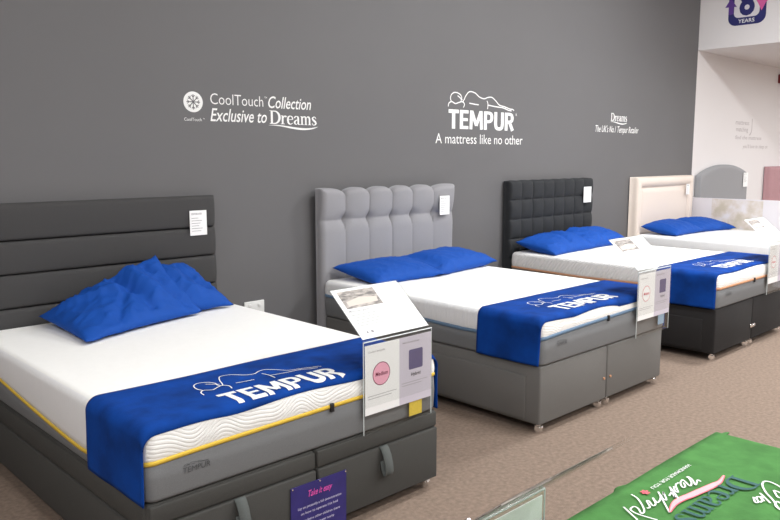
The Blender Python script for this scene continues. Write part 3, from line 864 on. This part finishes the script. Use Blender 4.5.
# purple placard at the foot of bed 1
t = thing('placard', 'purple placard with pink heading Take it easy on charcoal divan base', 'placard', (1.893, -2.195, .022))
Mr = Matrix.Rotation(math.radians(0.8), 4, 'Y')
MB().box(-.15, .15, -.003, 0, 0, .255, 0, Mr).build('sheet', M_purple, t)
hf = lambda u, v, h: Mr @ Vector((u, -.003-h, v))
F = Flat(); words(F, 'Take it easy', -.065, .195, .13, .027, .008, .25); F.put('heading', M_pinktxt, hf, t)
F = Flat()
for k, (s, a, b) in enumerate((('Lay on presently a full demonstration', -.115, .235), ('on how to operate this bed', -.1, .2), ('Please leave other children there', -.112, .225), ('with the manager nearby', -.07, .15))):
    words(F, s, a, .15-k*.026-(.006 if k > 1 else 0), b, .011, .008)
F.put('lettering', mat('pale_lettering', srgb(205, 200, 228), .6), hf, t)
mb = MB()
for px, pz in ((-.143, .25), (0, .25), (.143, .25)): mb.cyl(Mr @ Vector((px, -.005, pz)), (0, 1, 0), .004, .004, 10)
mb.build('pin', M_chrome, t)

# ---------------------------------------------------- opposite bed with green throw
XO0, XO1, YO = 1.09, 2.587, -3.578
t = thing('divan_base', 'grey divan base under green throw in the opposite row', 'bed base', ((XO0+XO1)/2, YO, 0), PI)
hw = (XO1-XO0)/2
for s in (-1, 1): MB().box(*((-hw, -.003) if s < 0 else (.003, hw)), .02, 1.95, .05, .40, .012).build('base_half', M_mid, t)
for cx in (-hw+.06, hw-.06):
    for cy in (.08, 1.88): MB().cyl((cx, cy, .025), (1, .2, 0), .025, .026).build('caster_wheel', M_chrome, t)
t = thing('mattress', 'white mattress beneath the green throw', 'mattress', ((XO0+XO1)/2, YO, .403), PI)
MB().box(-hw, hw, .015, 1.95, 0, .275, .04, None, 4).build('white_cover', M_cover, t)

def green_text(t, surf):
    def s(u, v, h):                           # drawing x to world -x, drawing up to world -y
        return surf(-u, -v, h)
    sc = lambda strokes, w: [F.add(ribbon(p, w, True, 6)) for p in strokes]
    WORK = [[(-0.219, 3.637), (-0.223, 3.625), (-0.182, 3.637), (-0.213, 3.612), (-0.226, 3.594), (-0.217, 3.591)], [(-0.222, 3.594), (-0.191, 3.619), (-0.162, 3.628), (-0.183, 3.602), (-0.191, 3.59)], [(-0.191, 3.59), (-0.163, 3.596), (-0.135, 3.616), (-0.147, 3.619), (-0.171, 3.603)], [(-0.159, 3.592), (-0.134, 3.594), (-0.092, 3.622), (-0.094, 3.611), (-0.121, 3.594)], [(-0.109, 3.586), (-0.082, 3.613), (-0.043, 3.649)], [(-0.109, 3.586), (-0.048, 3.633), (-0.089, 3.607), (-0.047, 3.615)], [(-0.042, 3.6), (-0.059, 3.59), (-0.015, 3.622), (-0.016, 3.609), (-0.036, 3.593)], [(-0.05, 3.578), (-0.008, 3.613), (0.056, 3.666)], [(-0.05, 3.578), (-0.016, 3.603), (0.023, 3.612), (0.001, 3.586)], [(0.005, 3.588), (0.034, 3.612), (0.052, 3.612), (0.031, 3.589), (0.038, 3.586), (0.066, 3.61), (0.08, 3.608)], [(0.027, 3.529), (0.039, 3.556), (0.074, 3.591), (0.104, 3.612), (0.121, 3.612), (0.099, 3.59), (0.097, 3.575), (0.122, 3.578), (0.132, 3.602), (0.13, 3.636), (0.125, 3.664)], [(0.121, 3.555), (0.144, 3.59), (0.166, 3.624)]]
    THE = [[(-0.323, 3.87), (-0.36, 3.828), (-0.375, 3.797), (-0.369, 3.779), (-0.337, 3.783), (-0.288, 3.811), (-0.249, 3.845), (-0.198, 3.882), (-0.198, 3.898)], [(-0.223, 3.889), (-0.246, 3.86), (-0.215, 3.865), (-0.196, 3.883)], [(-0.319, 3.823), (-0.279, 3.849), (-0.28, 3.857)], [(-0.319, 3.823), (-0.317, 3.839), (-0.307, 3.854)], [(-0.267, 3.801), (-0.245, 3.824), (-0.219, 3.849)], [(-0.245, 3.824), (-0.246, 3.813), (-0.219, 3.831)], [(-0.202, 3.826), (-0.221, 3.825), (-0.24, 3.81), (-0.226, 3.806), (-0.202, 3.821), (-0.193, 3.815), (-0.225, 3.798)]]
    SWOOSH = [(-0.318, 3.67, 0.002), (-0.263, 3.68, 0.01), (-0.23, 3.678, 0.018), (-0.186, 3.673, 0.022), (-0.134, 3.665, 0.022), (-0.093, 3.659, 0.021), (-0.058, 3.652, 0.02), (-0.02, 3.65, 0.016), (0.013, 3.655, 0.01), (0.053, 3.666, 0.002)]
    X = lambda x: -(x-2.095)
    F = Flat(); sc(WORK, .0055); F.put('script_lettering', M_vinyl, s, t, .002)
    F = Flat(); words(F, 'HANDMADE FOR YOU', -.32, 3.546, .262, .014, .006); F.put('small_lettering', M_vinyl, s, t, .002)
    F = Flat()
    for q in range(6):
        a = q*PI/3; cx, cy = -.018, 3.551
        F.add(ribbon([(cx, cy), (cx+.015*math.cos(a), cy+.015*math.sin(a))], .008, False))
    F.put('flower', M_salmon, s, t, .002)
    F = Flat(); shopname(F, -.345, 3.688, .43, .09, False); F.put('shop_name', M_navyt, s, t, .002)
    F = Flat(); F.add(ribbon([(a, b, w+.006) for a, b, w in SWOOSH])); F.put('swoosh_rim', M_salmon, s, t, .0025)
    F = Flat(); F.add(ribbon(SWOOSH)); F.put('swoosh', mat('pale_pink', srgb(236, 176, 182), .7), s, t, .0032)
    F = Flat(); sc(THE, .006); F.put('article_lettering', M_vinyl, s, t, .002)
g = throw('green throw lettered The Dreams Workshop in the opposite row', XO0+.0, XO1-XO0, .678, .28, -4.25, YO+.0, M_green, None, 3, group=None)
# smooth foot overhang of the green cloth (it continues down the foot end)
vs, fs = [], []
C0 = (XO0+XO1)/2; K = .911
for i in range(61):
    x = -hw-.009+(2*hw+.018)*i/60; w_ = noise.noise(Vector((x*3, 2, 1)))
    bump = .034*math.exp(-((x-(2.133*K-C0))/.045)**2)
    for j in range(15):
        a = j/14
        if j < 6: an = PI/2*j/5; y = YO-.03+.035*math.sin(an)+.02*w_*math.sin(an)+bump*math.sin(an); z = .684-.035+.035*math.cos(an)+bump*.2*math.sin(an)
        else: y = YO+.005+.02*w_+bump+.01*noise.noise(Vector((x*8, j*.3, 0)))*(j-5)/9; z = .649-(j-5)*.034
        vs.append((x, y, z-.28))
for i in range(60):
    for j in range(14): fs.append((i*15+j, (i+1)*15+j, (i+1)*15+j+1, i*15+j+1))
o = link('hanging_flap', vs, fs, M_green, g, True); md = o.modifiers.new('s', 'SOLIDIFY'); md.thickness = .004
green_text(g, lambda u, v, h: Vector((K*(2.095+u)-C0, -4.6067+K*(v+4.6067), .684+.0075+h-.28)))

# ------------------------------------------------------------ pieces of parts go one level deeper
SUB = {'pull_strap': 'front_panel', 'printed_photo': 'header_paper', 'pictured_bed': 'header_paper', 'header_print': 'header_paper', 'clip': 'acrylic_sheet', 'polished_edge': 'acrylic_sheet',
       'comfort_ring': 'left_page', 'comfort_disc': 'left_page', 'comfort_word': 'left_page', 'material_square': 'right_page', 'material_word': 'right_page',
       'snowflake': 'disc', 'numeral': 'panel', 'pin': 'sheet', 'heading': 'sheet', 'small_logo': 'lower_border', 'zip_tag': 'lower_border', 'print': 'card', 'switch': 'plate',
       'caster_wheel': 'caster_fork', 'seam': 'upholstery', 'stud_trim': 'upholstery', 'brand_lettering': 'cloth', 'reclining_outline': 'cloth', 'foliage_print': 'board'}
stem = lambda n: n.split('.')[0]
for o in list(bpy.data.objects):
    if o.parent is None or stem(o.name) not in SUB: continue
    sib = [c for c in o.parent.children if stem(c.name) == SUB[stem(o.name)]]
    if not sib: continue
    mid = lambda q: sum((Vector(b) for b in q.bound_box), Vector())/8
    o.parent = min(sib, key=lambda q: (mid(q)-mid(o)).length)

# ------------------------------------------------------------ world, camera
w = bpy.data.worlds.new('World'); S.world = w; w.use_nodes = True
w.node_tree.nodes['Background'].inputs[0].default_value = (.8, .85, 1, 1); w.node_tree.nodes['Background'].inputs[1].default_value = .3

cam = bpy.data.cameras.new('camera'); co = bpy.data.objects.new('camera', cam); COL.objects.link(co); S.camera = co
cam.sensor_width = 36; cam.lens = 754.2612/780*36; cam.clip_start = .05
yaw, pitch, roll = -.7653, .1365, -.0011
c, s = math.cos(yaw), math.sin(yaw); cp, sp = math.cos(pitch), math.sin(pitch); cr, sr = math.cos(roll), math.sin(roll)
fwd = Vector((-s, c, 0)); right = Vector((c, s, 0)); up = Vector((0, 0, 1))
f2 = fwd*cp-up*sp; u2 = up*cp+fwd*sp; r3 = right*cr+u2*sr; u3 = u2*cr-right*sr
Mx = Matrix((r3, u3, -f2)).transposed().to_4x4(); Mx.translation = Vector((0, -4.6067, 1.6364)); co.matrix_world = Mx

vs_ = S.view_settings; vs_.view_transform = 'Standard'; vs_.look = 'None'; vs_.gamma = 1; vs_.exposure = .32; vs_.use_curve_mapping = False
